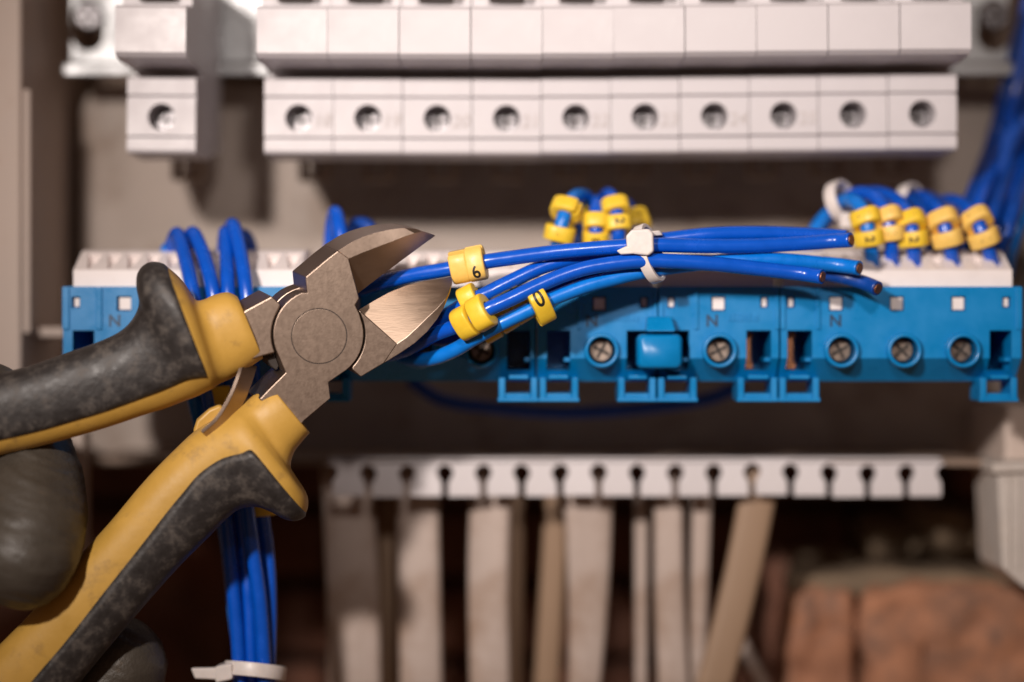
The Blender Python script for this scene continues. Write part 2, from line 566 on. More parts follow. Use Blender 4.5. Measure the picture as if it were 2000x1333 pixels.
flat_cable('wide bright white flat cable in the middle of the row', (1146, 905), (1140, 1360), 104, 62, 70, 72, M['cable'], twist=14, sway=6)
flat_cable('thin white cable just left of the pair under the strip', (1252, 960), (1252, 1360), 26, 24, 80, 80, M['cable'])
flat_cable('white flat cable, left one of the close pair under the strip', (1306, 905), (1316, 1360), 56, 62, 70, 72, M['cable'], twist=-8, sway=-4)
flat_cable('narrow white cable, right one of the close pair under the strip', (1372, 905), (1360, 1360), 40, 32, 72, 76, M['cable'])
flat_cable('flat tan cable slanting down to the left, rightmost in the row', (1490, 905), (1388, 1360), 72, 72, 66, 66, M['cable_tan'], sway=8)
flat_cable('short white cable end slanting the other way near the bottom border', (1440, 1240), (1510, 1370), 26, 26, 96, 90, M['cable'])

# ------------------------------------------------------------------ mounting rail
rl = thing('mounting_rail', 'zinc-plated steel rail with screw holes behind the breakers', 'rail', P(1000, 130, 82))
x0, x1 = P(140, 0, 84).x, P(1968, 0, 84).x
web = box(x0, x1, 84, 86, 76, 112)
def slot(px):
    c = P(px, 62, 84)
    pts = []
    for i in range(12):
        t = math.pi * i / 11
        pts.append((c.x + 4.2 * math.cos(t), 82, c.z + 5 + 4.2 * math.sin(t)))
    for i in range(12):
        t = math.pi + math.pi * i / 11
        pts.append((c.x + 4.6 * math.cos(t), 82, c.z - 1.0 + 4.6 * math.sin(t)))
    return prism(pts, (0, 6, 0))
wv = boolean(web, [slot(172), slot(1940)])
obj('web', *wv, M['zinc'], rl, bevel=0.3)
v, f = prism_x([(84.2, 77.2), (78.5, 77.0), (77.4, 76.0), (77.4, 73.2), (79.0, 73.0), (79.2, 75.2), (84.2, 75.4)], P(128, 0, 80).x, P(1975, 0, 80).x)
obj('lip', v, f, M['zinc'], rl, bevel=0.4)
for px in (176, 1942):
    c = P(px, 34, 82)
    s_ = obj('rail_screw', *cyl(c, (0, -1, 0), 4.0, 3.4, 2.2, 24), M['screw'], rl, bevel=0.4)
    obj('screw_slot', *join(box(c.x - 2.6, c.x + 2.6, 79.6, 79.9, c.z - 0.4, c.z + 0.4), box(c.x - 0.4, c.x + 0.4, 79.55, 79.9, c.z - 2.6, c.z + 2.6)), M['seam'], s_)

# ------------------------------------------------------------------ circuit breakers
PIT = 17.7
prof = [(39, 48.7), (39, 51.5), (40.6, 51.6), (40.6, 52.15), (39, 52.3), (39, 61.9), (40.6, 62.0), (40.6, 62.6), (39, 62.75),
        (39, 66.8), (39.4, 67.2), (48, 67.4), (48, 69.7), (30, 70.0), (24.5, 70.2), (23, 71.3), (23, 82.2), (23.8, 83.0), (30, 83.6), (32.5, 84.5), (32.5, 96),
        (82, 96), (82, 52), (66, 49.5), (60, 48.0), (39.6, 48.0)]
body = prism_x(prof, -PIT / 2 + 0.11, PIT / 2 - 0.11)
hole = cyl((0, 30, 57.1), (0, 1, 0), 3.45, 3.45, 18, 28)
grooves = [box(-0.12, 0.12, 38.6, 39.25, 48, 51.4), box(-4.6, -4.4, 38.6, 39.2, 62.8, 66.5)]
body = boolean(body, [hole])
def make_breaker(label, x, dz, number=None, first=[None]):
    b0 = Vector((0, 39, 48))
    if first[0] is None:
        t = thing('circuit_breaker', label, 'circuit breaker', b0, 'cream circuit breakers on the rail')
        obj('housing', *body, M['breaker'], t)
        sc1 = obj('terminal_screw', *cyl((0, 48.7, 57.0), (0, -1, 0), 3.3, 2.9, 2.4, 24), M['screw'], t, bevel=0.4)
        obj('screw_slot', *join(box(-2.1, 2.1, 46.15, 46.6, 56.65, 57.35), box(-0.35, 0.35, 46.1, 46.6, 54.9, 59.1)), M['seam'], sc1)
        obj('toggle', *prism_x([(32.4, 85.2), (25.5, 86.0), (24.8, 87.5), (26, 96), (32.4, 96)], -4.4, 4.4), M['toggle'], t, bevel=0.4)
        cl = join(box(-4.2, -2.6, 78, 84.5, 45.6, 50.5), box(2.6, 4.2, 78, 84.5, 45.6, 50.5), box(-4.2, 4.2, 78, 84.5, 44.4, 45.8))
        obj('rail_clip', *cl, M['grey_frame'], t, bevel=0.3)
        first[0] = t
    else:
        t = copy_tree(first[0])
        t['label'] = label
    t.location = (x * MM, 39 * MM, (48 + dz) * MM)
    return t
x_first = P(515, 0, 39).x + PIT / 2
nums = ['18', '19', '20', '21', '22', '23', '24', '25', None, None]
ordn = ['first', 'second', 'third', 'fourth', 'fifth', 'sixth', 'seventh', 'eighth', 'ninth', 'tenth']
brk = []
t = make_breaker('cream breaker standing alone left of the row', P(314.5, 0, 39).x, 0.1)
t.rotation_euler = (0, math.radians(0.5), 0)
for i in range(10):
    if i == 0: lab = 'cream breaker at the left end of the joined row of ten'
    elif i == 9: lab = 'cream breaker at the right end of the joined row of ten'
    else: lab = '%s cream breaker from the left in the joined row of ten' % ordn[i]
    if nums[i] and i >= 5: lab += ', pencilled %s' % nums[i]
    x = x_first + i * PIT
    t = make_breaker(lab, x, -0.35 + 0.012 * x if x > 0 else -0.35 - 0.004 * x)
    t.rotation_euler = (0, math.radians(-0.25 if i > 4 else 0.1) + random.uniform(-0.002, 0.002), 0)
    t.location.y += random.uniform(-0.25, 0.25) * MM
    brk.append(t)
    if nums[i]:
        v, f = flat_text(nums[i], 4.6, (6.3, -0.06, 8.2), (1, 0, 0.05), (0.12, 0, 1))
        obj('pencilled_number', v, f, M['pencil'], t, local=True)

# ------------------------------------------------------------------ blue terminal blocks
YB = 22.0
sb = F / (D + YB)
bxp = lambda px: (px - 1000) / sb
bzp = lambda py: (666.5 - py) / sb
def terminal_block(label, xa, xb, screws, big_win, small_win, left_pocket, right_pocket, npos, text_px, ridges, slots, copper=()):
    t = thing('terminal_block', label, 'terminal block', (bxp((xa + xb) / 2), YB, bzp(785)), 'blue terminal blocks in a row')
    A, B = bxp(xa) + 0.12, bxp(xb) - 0.12
    zt, zb = bzp(560), bzp(746)
    prof = [(YB, zt), (YB, bzp(700)), (YB + 4.0, bzp(728)), (YB + 6.5, zb), (YB + 36, zb), (YB + 36, zt - 1.5), (YB + 30, zt)]
    cut = []
    for px in big_win:
        cut.append(box(bxp(px - 14), bxp(px + 14), YB - 1, YB + 2.0, bzp(608), bzp(579)))
    for px in small_win:
        cut.append(box(bxp(px - 8), bxp(px + 8), YB - 1, YB + 2.0, bzp(602), bzp(580)))
    for px in screws:
        cut.append(cyl((bxp(px), YB - 2, bzp(685)), (0, 1, 0), 3.35, 3.35, 11, 28))
    for k, (a, b) in enumerate((left_pocket, right_pocket)):
        if a is None: continue
        cut.append(box(bxp(a), bxp(b), YB - 1, YB + 24, bzp(724), bzp(646)))
    v, f = boolean(prism_x(prof, A, B), cut)
    h = obj('housing', v, f, M['block'], t, bevel=0.3)
    # raised ridges and panels on the front
    for a, b in ridges:
        obj('ridge', *box(bxp(a), bxp(b), YB - 0.55, YB + 0.5, bzp(644), zt - 0.15), M['block'], t, bevel=0.2)
    for px in big_win:
        obj('white_insert', *box(bxp(px - 11), bxp(px + 13), YB + 0.9, YB + 1.9, bzp(606), bzp(581)), M['cap'], t, bevel=0.3)
    for px in small_win:
        obj('white_insert', *box(bxp(px - 5), bxp(px + 6), YB + 1.1, YB + 1.9, bzp(600), bzp(582)), M['cap'], t, bevel=0.3)
    for px in screws:
        c = Vector((bxp(px), YB, bzp(685)))
        obj('screw_collar', *ring_lathe(c, (0, -1, 0), [(3.3, -1), (3.3, 1.5), (3.55, 1.8), (4.0, 1.8), (4.3, 1.3), (4.45, -1)], 32), M['block'], t, smooth=True)
        ss = obj('terminal_screw', *cyl(c + Vector((0, 4.4, 0)), (0, -1, 0), 3.2, 2.8, 2.2, 24), M['brass_screw'], t, bevel=0.4)
        an = random.uniform(0.3, 1.2)
        ux = Vector((math.cos(an), 0, math.sin(an)))
        uz = Vector((-math.sin(an), 0, math.cos(an)))
        q = c + Vector((0, 2.12, 0))
        obj('screw_slot', *join(prism([q + ux * 2.2 + uz * .38, q - ux * 2.2 + uz * .38, q - ux * 2.2 - uz * .38, q + ux * 2.2 - uz * .38], (0, 0.3, 0)),
                                prism([q + uz * 2.2 + ux * .38 - Vector((0, .03, 0)), q - uz * 2.2 + ux * .38 - Vector((0, .03, 0)), q - uz * 2.2 - ux * .38 - Vector((0, .03, 0)), q + uz * 2.2 - ux * .38 - Vector((0, .03, 0))], (0, 0.3, 0))), M['seam'], ss)
    # feet: open frames below each end
    for (a, b) in ((left_pocket[0] - 14, left_pocket[1] + 16), (right_pocket[0] - 16, right_pocket[1] + 14)):
        fr = join(box(bxp(a), bxp(a + 13), YB + 1.2, YB + 12, bzp(784), zb + 1), box(bxp(b - 13), bxp(b), YB + 1.2, YB + 12, bzp(784), zb + 1))
        ft = obj('foot', *fr, M['block'], t, bevel=0.3)
        obj('foot_bar', *box(bxp(a + 13) + 0.02, bxp(b - 13) - 0.02, YB + 1.6, YB + 11, bzp(779), bzp(769)), M['block'], ft, bevel=0.25)
        obj('foot_rail', *box(bxp(a - 2), bxp(b + 2), YB + 0.9, YB + 3.0, bzp(785.5), bzp(778)), M['block'], ft, bevel=0.25)
    for (a, b) in (left_pocket, right_pocket):
        obj('pocket_tab', *box(bxp(b - 12), bxp(b) - 0.02, YB + 1.0, YB + 8, bzp(707), bzp(699)), M['block'], t, bevel=0.2)
        obj('pocket_sill', *box(bxp(a + 4), bxp(b - 4), YB + 0.6, YB + 9, bzp(741), bzp(733)), M['block'], t, bevel=0.2)
    for (a, b) in copper:
        cu = join(box(bxp(a), bxp(b), YB + 5, YB + 12, bzp(722), bzp(648)), box(bxp(a - 5), bxp(b + 3), YB + 4.4, YB + 9, bzp(722), bzp(708)), box(bxp(a - 5), bxp(b + 3), YB + 4.5, YB + 9, bzp(661), bzp(649)))
        obj('copper_clamp', *cu, M['copper'], t, bevel=0.25)
    if npos:
        v, f = flat_text('N', 4.1, (bxp(npos), YB - 0.05, bzp(628)), (1, 0, 0), (0, 0, 1))
        obj('letter_n', v, f, M['n_print'], t)
    if text_px:
        # embossed maker's strip, too soft in the photograph to read: a row of small raised strokes
        a, b = text_px
        x = a
        vs = []
        while x < b - 6:
            w = random.choice((3, 4, 5))
            vs.append(box(bxp(x), bxp(x + w), YB - 0.28, YB + 0.2, bzp(628), bzp(random.choice((617, 614, 612)))))
            x += w + random.choice((3, 4))
        tag(obj('embossed_strip', *join(*vs), M['block'], t, bevel=0.08), kind='stuff')
    # white cap with scalloped wire entries
    ca, cb, pitch = slots
    cA, cB = bxp(ca), bxp(cb)
    zc = zt + 0.02
    zk = lambda py, y: (666.5 - py) * (D + y) / F
    cp = [(YB + 3.5, zc), (YB + 3.5, zk(528, YB + 4)), (YB + 5, zk(522, YB + 5)), (YB + 13, zk(492, YB + 13)), (YB + 15, zk(489, YB + 15)), (YB + 28, zk(489, YB + 28)), (YB + 28, zc)]
    cuts = []
    x = cA + 3.8
    while x < cB - 2.4:
        c0 = Vector((x, YB + 4.6, zk(527, YB + 4.6)))
        d = Vector((0, 8.4, 4.3)).normalized()
        cuts.append(cyl(c0, d, 0.7, 1.95, 8.6, 18))
        x += pitch
    v, f = boolean(prism_x(cp, cA, cB), cuts)
    obj('white_cap', v, f, M['cap'], t, bevel=0.25)
    return t

terminal_block('blue terminal block at the left end, partly behind the black grip', 122, 598, (365, 482), (242, 365, 482), (148, 572), (142, 184), (540, 582), 224, None, ((122, 136), (188, 200)), (137, 586, 5.0))
terminal_block('blue terminal block directly behind the cutter jaws', 602, 1046, (700, 818, 940), (690, 810, 925), (625, 1022), (618, 664), (990, 1036), 668, (830, 900), ((655, 663), (1030, 1046)), (611, 1040, 5.05))
terminal_block('short blue terminal block left of the jumper plug, under the white tie', 1048, 1284, (1175,), (1170,), (1078, 1258), (1068, 1114), (1224, 1268), 1156, (1178, 1250), ((1048, 1058), (1128, 1136), (1276, 1284)), (1056, 1276, 5.0), )
terminal_block('short blue terminal block right of the jumper plug', 1286, 1522, (1405,), (1403,), (1311, 1493), (1300, 1346), (1458, 1506), 1391, (1422, 1488), ((1286, 1296), (1356, 1364), (1514, 1522)), (1294, 1514, 5.0), copper=((1460, 1472),))
terminal_block('long blue terminal block with three screws at the right end', 1524, 1996, (1643, 1765, 1880), (1633, 1752, 1872), (1545, 1966), (1538, 1586), (1933, 1976), 1632, None, ((1524, 1534), (1594, 1602), (1984, 1996)), (1534, 1984, 5.05), copper=((1542, 1556),))

# jumper plug bridging the two short blocks
jp = thing('jumper_plug', 'rounded light blue jumper plug bridging the two short blocks', 'plug', P(1285, 722, 16))
pts = rounded_rect(bxp(1240), bxp(1332), bzp(722), bzp(652), 1.6, 5)
n = len(pts)
rings = []
for (yy, s) in ((YB + 6, 0.93), (YB - 3.0, 0.97), (YB - 5.0, 0.92), (YB - 6.0, 0.80)):
    cx, cz = bxp(1286), bzp(687)
    rings.append([Vector((cx + (x - cx) * s * (D + YB) / (D + YB) , yy, cz + (z - cz) * s)) for x, z in pts])
obj('body', *loft(rings), M['block'], jp, smooth=True)
obj('grip_lug', *prism([P(1264, 618, 19), P(1312, 618, 19), P(1320, 648, 16.5), P(1262, 648, 16.5)], (0, 5, 0)), M['block'], jp, bevel=0.4)

# ------------------------------------------------------------------ wires
def wire(label, pts, r=1.78, m='wire', sub=9, group=None, ends=(False, False)):
    path = catmull([P(*p) for p in pts], sub)
    base = path[len(path) // 2]
    t = thing('blue_wire', label, 'wire', base, group)
    v, f = tube(path, r, 18)
    # slightly soften cut ends
    obj('insulation', v, f, M[m], t, smooth=False)
    me = t.children[0].data
    for p in me.polygons:
        p.use_smooth = len(p.vertices) == 4
    for k, e in enumerate(ends):
        if e:
            a, b = (path[0], path[1]) if k == 0 else (path[-1], path[-2])
            d = (a - b).normalized()
            obj('copper_core', *cyl(a - d * 1.0, d, r * 0.74, r * 0.70, 1.35, 16), M['copper'], t, bevel=0.12)
    t_path = path
    return t_path

G1 = 'blue wires tied in the bundle held up by the cutters'
w1 = wire('blue wire gripped between the cutter jaws, topmost of the tied bundle',
          [(655, 530, 33), (668, 566, 18), (700, 566, 14), (750, 551, 11), (800, 539, 9.5), (875, 526, 7), (945, 512, 5.5), (1000, 504, 5), (1075, 494, 4.5), (1150, 487, 4.5), (1245, 480, 5), (1298, 479, 5.5), (1381, 481, 7), (1480, 480, 9), (1580, 475, 11), (1630, 471, 11), (1662, 469, 8.5)], group=G1, ends=(False, True))
w3 = wire('blue wire running just behind the front lower wire, crossing up at the tie',
          [(700, 600, 30), (745, 655, 24), (800, 655, 15), (850, 630, 10), (905, 597, 6), (950, 574, 5), (1012, 543, 6), (1062, 521, 7), (1120, 505, 8), (1200, 489, 8.8), (1262, 474, 9.2), (1381, 459, 10), (1480, 456, 12), (1579, 459, 14), (1630, 462, 14.5), (1655, 464, 13)], group=G1, ends=(False, True))
w2 = wire('front lower blue wire whose brown cut end stops short of the others',
          [(700, 640, 30), (735, 690, 22), (790, 684, 13), (850, 653, 6), (905, 632, 2), (950, 606, -1), (1000, 583, -0.5), (1050, 559, 0.5), (1100, 538, 1.5), (1150, 523, 2.2), (1216, 513, 3), (1282, 510, 4), (1381, 515, 5.5), (1480, 525, 7.5), (1565, 535, 8), (1606, 541, 5)], group=G1, ends=(False, True))
w4 = wire('light blue wire looping below the lower jaw, lowest of the bundle',
          [(720, 560, 30), (745, 640, 26), (775, 690, 20), (815, 703, 14), (850, 699, 10), (890, 683, 7), (925, 662, 4.5), (975, 634, 3), (1037, 604, 3), (1062, 591, 3.2), (1100, 575, 4), (1150, 557, 4.8), (1200, 544, 5.8), (1249, 532, 7), (1330, 519, 8.6), (1420, 510, 10), (1513, 508, 11), (1612, 516, 12.5), (1650, 520, 11.5), (1678, 524, 9)], m='wire_light', group=G1, ends=(False, True))
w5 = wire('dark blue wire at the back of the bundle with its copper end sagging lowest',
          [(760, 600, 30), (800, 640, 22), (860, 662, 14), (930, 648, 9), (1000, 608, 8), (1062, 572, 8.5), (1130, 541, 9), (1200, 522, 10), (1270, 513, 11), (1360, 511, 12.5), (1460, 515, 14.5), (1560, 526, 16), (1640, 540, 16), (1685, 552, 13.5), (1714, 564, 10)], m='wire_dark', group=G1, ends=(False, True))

GL = 'blue wires arching out of the left terminal block'
l1 = wire('blue wire arching from the left block, leftmost of the front arches', [(335, 540, 38), (334, 490, 37), (346, 457, 32), (360, 500, 24), (374, 560, 17), (388, 640, 16), (402, 740, 16), (418, 830, 17), (428, 920, 19), (440, 1010, 20), (452, 1120, 20), (462, 1220, 20), (468, 1310, 20), (470, 1380, 20)], group=GL)
l2 = wire('blue wire arching beside the leftmost one, bending right as it drops', [(366, 540, 38), (366, 480, 37), (378, 456, 31), (398, 500, 24), (414, 560, 18), (424, 640, 17), (432, 760, 18), (446, 870, 20), (464, 970, 22), (478, 1080, 23), (486, 1180, 22), (492, 1310, 21), (494, 1380, 21)], group=GL)
l3 = wire('blue wire dropping straight, left of the tallest arch', [(438, 545, 38), (437, 490, 37), (440, 455, 32), (443, 500, 25), (445, 560, 18), (448, 660, 17), (455, 780, 17), (470, 900, 17), (482, 990, 17), (494, 1080, 17), (508, 1180, 17.5), (516, 1310, 18), (518, 1380, 18)], group=GL)
l4 = wire('tallest blue wire arch over the left terminal block', [(448, 545, 38), (446, 470, 37), (455, 440, 31), (469, 490, 24), (480, 560, 18), (488, 650, 17), (496, 760, 18), (505, 880, 21), (512, 1000, 22.5), (522, 1080, 23), (527, 1180, 22), (524, 1310, 21), (522, 1380, 21)], group=GL)
wire('short dark wire loop behind the tallest left arch', [(484, 545, 46), (490, 490, 46), (478, 462, 42), (462, 470, 40), (452, 520, 42)], m='wire_dark', group=GL)
wire('light blue wire stub at the edge of the left white cap', [(326, 545, 37), (325, 500, 37), (330, 486, 38), (340, 510, 42)], m='wire_light', group=GL)
wire('light blue wire seen through the gap between the two handles', [(352, 600, 26), (362, 680, 22), (378, 770, 20), (396, 850, 22), (424, 960, 24), (446, 1080, 24), (458, 1200, 24), (474, 1320, 25), (476, 1380, 25)], m='wire_light', group=GL)

GB = 'blue wire loops behind the upper jaw'
wire('upright blue wire loop rising behind the upper jaw', [(650, 545, 40), (646, 480, 40), (650, 430, 37), (656, 416, 33), (664, 450, 29), (676, 520, 28), (690, 590, 30)], group=GB)
wire('dark wire loop peeking over the upper jaw', [(672, 545, 48), (680, 470, 48), (696, 440, 46), (724, 450, 44), (740, 520, 44)], m='wire_dark', group=GB)
wire('bright blue wire standing in the notch between the jaws', [(706, 470, 34), (704, 540, 27), (706, 600, 25), (712, 660, 26)], group=GB)
wire('light blue wire standing right of the notch wire behind the jaws', [(738, 480, 36), (734, 545, 29), (736, 600, 27), (742, 660, 27)], m='wire_light', group=GB)

GC = 'blue wires with markers rising behind the bundle'
c1 = wire('light blue wire rising behind the bundle, leftmost with two markers', [(1088, 540, 34), (1087, 500, 30), (1091, 465, 27), (1101, 425, 27), (1114, 394, 30), (1132, 382, 37), (1150, 394, 45), (1156, 460, 54)], m='wire_light', group=GC)
c2 = wire('blue wire rising behind the bundle between two marker stacks', [(1165, 540, 36), (1164, 500, 32), (1164, 455, 29), (1165, 412, 31), (1166, 394, 38), (1166, 420, 50)], group=GC)
c3 = wire('blue wire with a tall marker pair nearest the tie head', [(1205, 540, 36), (1206, 500, 32), (1208, 455, 29), (1202, 406, 31), (1192, 382, 36), (1182, 388, 45), (1176, 440, 56)], group=GC)
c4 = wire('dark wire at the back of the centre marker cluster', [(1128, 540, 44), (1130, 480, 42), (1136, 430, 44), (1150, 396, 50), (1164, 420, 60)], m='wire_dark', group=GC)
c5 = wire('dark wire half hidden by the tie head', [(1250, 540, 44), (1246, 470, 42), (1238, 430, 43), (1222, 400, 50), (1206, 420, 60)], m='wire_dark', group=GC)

GR = 'blue wires with markers in the right terminal block'
r1 = wire('light blue wire in the right block, leftmost, looping back through the tie', [(1703, 535, 36), (1703, 506, 31), (1697, 460, 29), (1689, 420, 30), (1672, 396, 34), (1650, 392, 40), (1620, 415, 46), (1592, 450, 50), (1570, 500, 52)], m='wire_light', group=GR)
r2 = wire('blue wire in the right block, second, forming the highest loop', [(1742, 538, 37), (1742, 506, 32), (1738, 450, 30), (1728, 410, 32), (1706, 383, 37), (1675, 378, 43), (1645, 396, 49), (1612, 436, 54), (1590, 490, 56)], group=GR)
r3 = wire('blue wire in the right block, third, arching under the highest loop', [(1786, 540, 37), (1786, 508, 32), (1782, 455, 30), (1770, 412, 34), (1742, 386, 42), (1700, 378, 50), (1660, 400, 56)], group=GR)
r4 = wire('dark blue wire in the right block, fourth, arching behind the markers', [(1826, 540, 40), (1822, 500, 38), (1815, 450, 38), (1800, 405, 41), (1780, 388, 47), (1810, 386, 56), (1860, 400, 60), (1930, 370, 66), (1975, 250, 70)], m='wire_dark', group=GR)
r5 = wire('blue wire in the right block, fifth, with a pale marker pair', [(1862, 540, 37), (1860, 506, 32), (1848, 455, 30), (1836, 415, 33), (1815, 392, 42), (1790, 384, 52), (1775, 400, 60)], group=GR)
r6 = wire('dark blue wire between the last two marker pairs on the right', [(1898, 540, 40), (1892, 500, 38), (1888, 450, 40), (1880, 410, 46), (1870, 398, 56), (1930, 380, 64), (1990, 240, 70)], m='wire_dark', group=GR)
r7 = wire('blue wire in the right block, last before the end, with the outermost markers', [(1938, 540, 37), (1936, 506, 32), (1918, 455, 30), (1902, 420, 33), (1880, 400, 40), (1855, 392, 50), (1840, 400, 60)], group=GR)

GV = 'thick blue wires running down the right border'
def border_wire(label, a, b, y, m):
    wire(label, [(a + 60, -40, y + 2), (a + 24, 80, y + 1), (a, 180, y), ((a + b) / 2 + 4, 290, y), (b, 390, y - 28), (b - 28, 470, y - 34), (b - 44, 540, y - 20)], 1.95, m, group=GV)
for k, (nm, mm_) in enumerate((('leftmost', 'wire_dark'), ('second', 'wire'), ('third', 'wire_dark'), ('fourth', 'wire_dark'), ('fifth', 'wire'), ('sixth', 'wire_dark'), ('outermost', 'wire_light'))):
    border_wire('%s wire, %s of those descending the right border' % ({'wire': 'blue', 'wire_dark': 'dark blue', 'wire_light': 'light blue'}[mm_], nm), 1964 + 17.5 * k, 1896 + 18.5 * k, (84, 77, 82, 76, 80, 74, 79)[k], mm_)
wire('dark slack wire sagging below the blue terminal blocks', [(800, 740, 66), (860, 780, 66), (960, 796, 66), (1100, 806, 66), (1250, 798, 66), (1380, 780, 66), (1450, 750, 66)], 1.8, 'wire_dark')

# ------------------------------------------------------------------ yellow wire markers
GM = 'yellow clip-on wire markers'
def marker(label, path, px, py, digit=None, face=0.0, h=2.15, ra=3.3, rb=4.0, m='marker', open_at=110, roll=None, ri=1.86, size=4.6, dang=0.0):
    """open ring clipped round a wire; face = angle (deg) where the digit sits, 0 towards the camera, + upwards"""
    best, bi = 1e9, 0
    for i, p in enumerate(path):
        s = F / (D + p.y)
        d = (p.x * s + 1000 - px) ** 2 + (666.5 - p.z * s - py) ** 2
        if d < best:
            best, bi = d, i
    c = path[bi]
    t = (path[min(bi + 1, len(path) - 1)] - path[max(bi - 1, 0)]).normalized()
    fwd = Vector((0, -1, 0))
    u = (fwd - t * fwd.dot(t)).normalized()        # towards camera
    w = t.cross(u)
    if w.z < 0 or (abs(w.z) < 0.3 and w.x < 0):
        w = -w
    if roll:
        q = math.radians(roll)
        u, w = u * math.cos(q) + w * math.sin(q), w * math.cos(q) - u * math.sin(q)
    o = thing('wire_marker', label, 'wire marker', c, GM)
    def rad(th):
        cx, sx = math.cos(th), math.sin(th)
        e = 2.7
        return 1.0 / ((abs(cx) / ra) ** e + (abs(sx) / rb) ** e) ** (1 / e)
    rings = []
    n = 44
    a0 = math.radians(open_at + 9)
    a1 = math.radians(open_at + 351)
    for i in range(n + 1):
        th = a0 + (a1 - a0) * i / n
        d = u * math.cos(th) + w * math.sin(th)
        ro = rad(th)
        e = 0.42
        ring = [(ri, -h), (ro - e, -h), (ro - e * .3, -h + e * .3), (ro, -h + e), (ro, h - e), (ro - e * .3, h - e * .3), (ro - e, h), (ri, h)]
        rings.append([c + d * a + t * b for a, b in ring])
    v, f = loft(rings)
    o1 = obj('ring', v, f, M[m], o, bevel=0.12, seg=1, angle=50)
    if digit:
        tv, tf = text_mesh(digit, size)
        sgn = 1 if t.cross(w).dot(u) > 0 else -1
        vs = []
        ca, sa = math.cos(dang), math.sin(dang)
        for a, b in tv:
            a, b = a * ca - b * sa, a * sa + b * ca
            th = math.radians(face) + b / 3.6
            d = u * math.cos(th) + w * math.sin(th)
            vs.append(c + d * (rad(th) + 0.04) + t * (sgn * a))
        obj('digit', vs, tf, M['ink'], o1)
    return o

marker('yellow marker ring on the jaw-held wire, nearer the jaws', w1, 896, 522, None, m='marker_pale', open_at=62, roll=-6)
marker('yellow marker ring printed 6 on the wire held in the jaws', w1, 931, 515, '6', face=-42, size=3.9, m='marker_pale', open_at=70, roll=6, rb=4.2, dang=0.25)
marker('yellow marker ring with a black dash behind the front marker pair', w3, 921, 589, '1', face=-12, open_at=130, dang=1.5)
marker('rear yellow marker ring of the front pair on the lower wire', w2, 912, 628, None, open_at=200, roll=-10)
marker('front yellow marker ring of the front pair on the lower wire', w2, 940, 611, None, open_at=215, roll=12, rb=4.2)
marker('shaded yellow marker ring tucked under the front pair', w5, 955, 635, None, open_at=250, rb=4.0)
marker('shaded yellow marker ring tucked right under the front lower wire', w5, 985, 617, None, open_at=240)
marker('shaded yellow marker ring half hidden behind the light blue wire', w5, 1012, 602, '2', face=50, open_at=150)
marker('big yellow marker ring printed 0 hanging on the light blue wire', w4, 1054, 597, '0', face=48, open_at=300, rb=5.0, ra=3.9, roll=-35)
# centre cluster
marker('upper yellow marker on the leftmost wire of the centre cluster', c1, 1107, 408, None, m='marker', open_at=-60, rb=3.9, ra=3.5, roll=20, h=1.9)
marker('lower yellow marker on the leftmost wire of the centre cluster', c1, 1092, 455, '1', face=25, rb=3.9, ra=3.4, h=1.9, size=3.6)
marker('upper yellow marker on the middle wire of the centre cluster', c2, 1165, 433, None, h=1.9, ra=3.1, rb=3.3)
marker('lower yellow marker on the middle wire of the centre cluster', c2, 1164, 463, '8', face=-5, h=1.9, ra=3.1, rb=3.3, size=3.4)
marker('upper yellow marker on the wire beside the tie head', c3, 1203, 408, None, h=1.9, ra=3.2, rb=3.6)
marker('lower yellow marker printed 2 on the wire beside the tie head', c3, 1207, 437, '2', face=5, h=1.9, ra=3.1, rb=3.5, size=3.6)
marker('shaded yellow marker at the back of the centre cluster', c4, 1138, 428, None, h=2.4)
marker('shaded yellow marker peeking out above the tie head', c5, 1240, 432, '1', face=0, h=2.4)
# right group
right = [(r1, (1690, 430), (1698, 465), 'first', 'marker', '2'), (r2, (1733, 424), (1740, 458), 'second', 'marker_pale', '1'), (r3, (1777, 432), (1783, 468), 'third', 'marker', '2'),
         (r5, (1839, 430), (1851, 466), 'fourth', 'marker_pale', None), (r7, (1904, 430), (1920, 466), 'fifth', 'marker_pale', '1')]
for pth, a, b, nm, mm_, dg_ in right:
    marker('upper yellow marker of the %s pair on the right terminal block' % nm, pth, a[0], a[1], '1' if dg_ else None, face=10, h=1.95, ra=3.2, rb=3.9, m=mm_, roll=-30, open_at=150)
    marker('lower yellow marker of the %s pair on the right terminal block' % nm, pth, b[0], b[1], dg_, face=18, h=1.95, ra=3.2, rb=3.9, m=mm_, roll=-30, size=3.4, open_at=160)
# on the wires near the handles
marker('yellow marker on a wire seen between the handles', l2, 436, 778, None, h=2.6, rb=3.8)
marker('yellow marker below the guard of the lower handle', l4, 514, 985, None, h=2.2, rb=3.8)

# ------------------------------------------------------------------ cable ties
def tie_ring(c, nrm, ra, rb, width, th, parent, up=Vector((0, 0, 1)), n=48, teeth=True):
    nrm = Vector(nrm).normalized()
    w = (up - nrm * up.dot(nrm)).normalized()
    u = w.cross(nrm)
    rings = []
    for i in range(n):
        t = 2 * math.pi * i / n
        d = u * math.cos(t) * ra + w * math.sin(t) * rb
        dn = (u * math.cos(t) * rb + w * math.sin(t) * ra).normalized()
        o = th
        rings.append([c + d + nrm * a + dn * b for a, b in ((-width / 2, 0), (-width / 2, o), (-width / 2 * .8, o + 0.12), (width / 2 * .8, o + 0.12), (width / 2, o), (width / 2, 0))])
    rings.append(rings[0])
    v, f = loft(rings, cap=False)
    o = obj('strap', v, f, M['tie'], parent, bevel=0.1, seg=1, angle=40)
    return u, w
t1 = thing('cable_tie', 'white nylon cable tie with square head around the wire bundle', 'cable tie', P(1262, 500, 0))
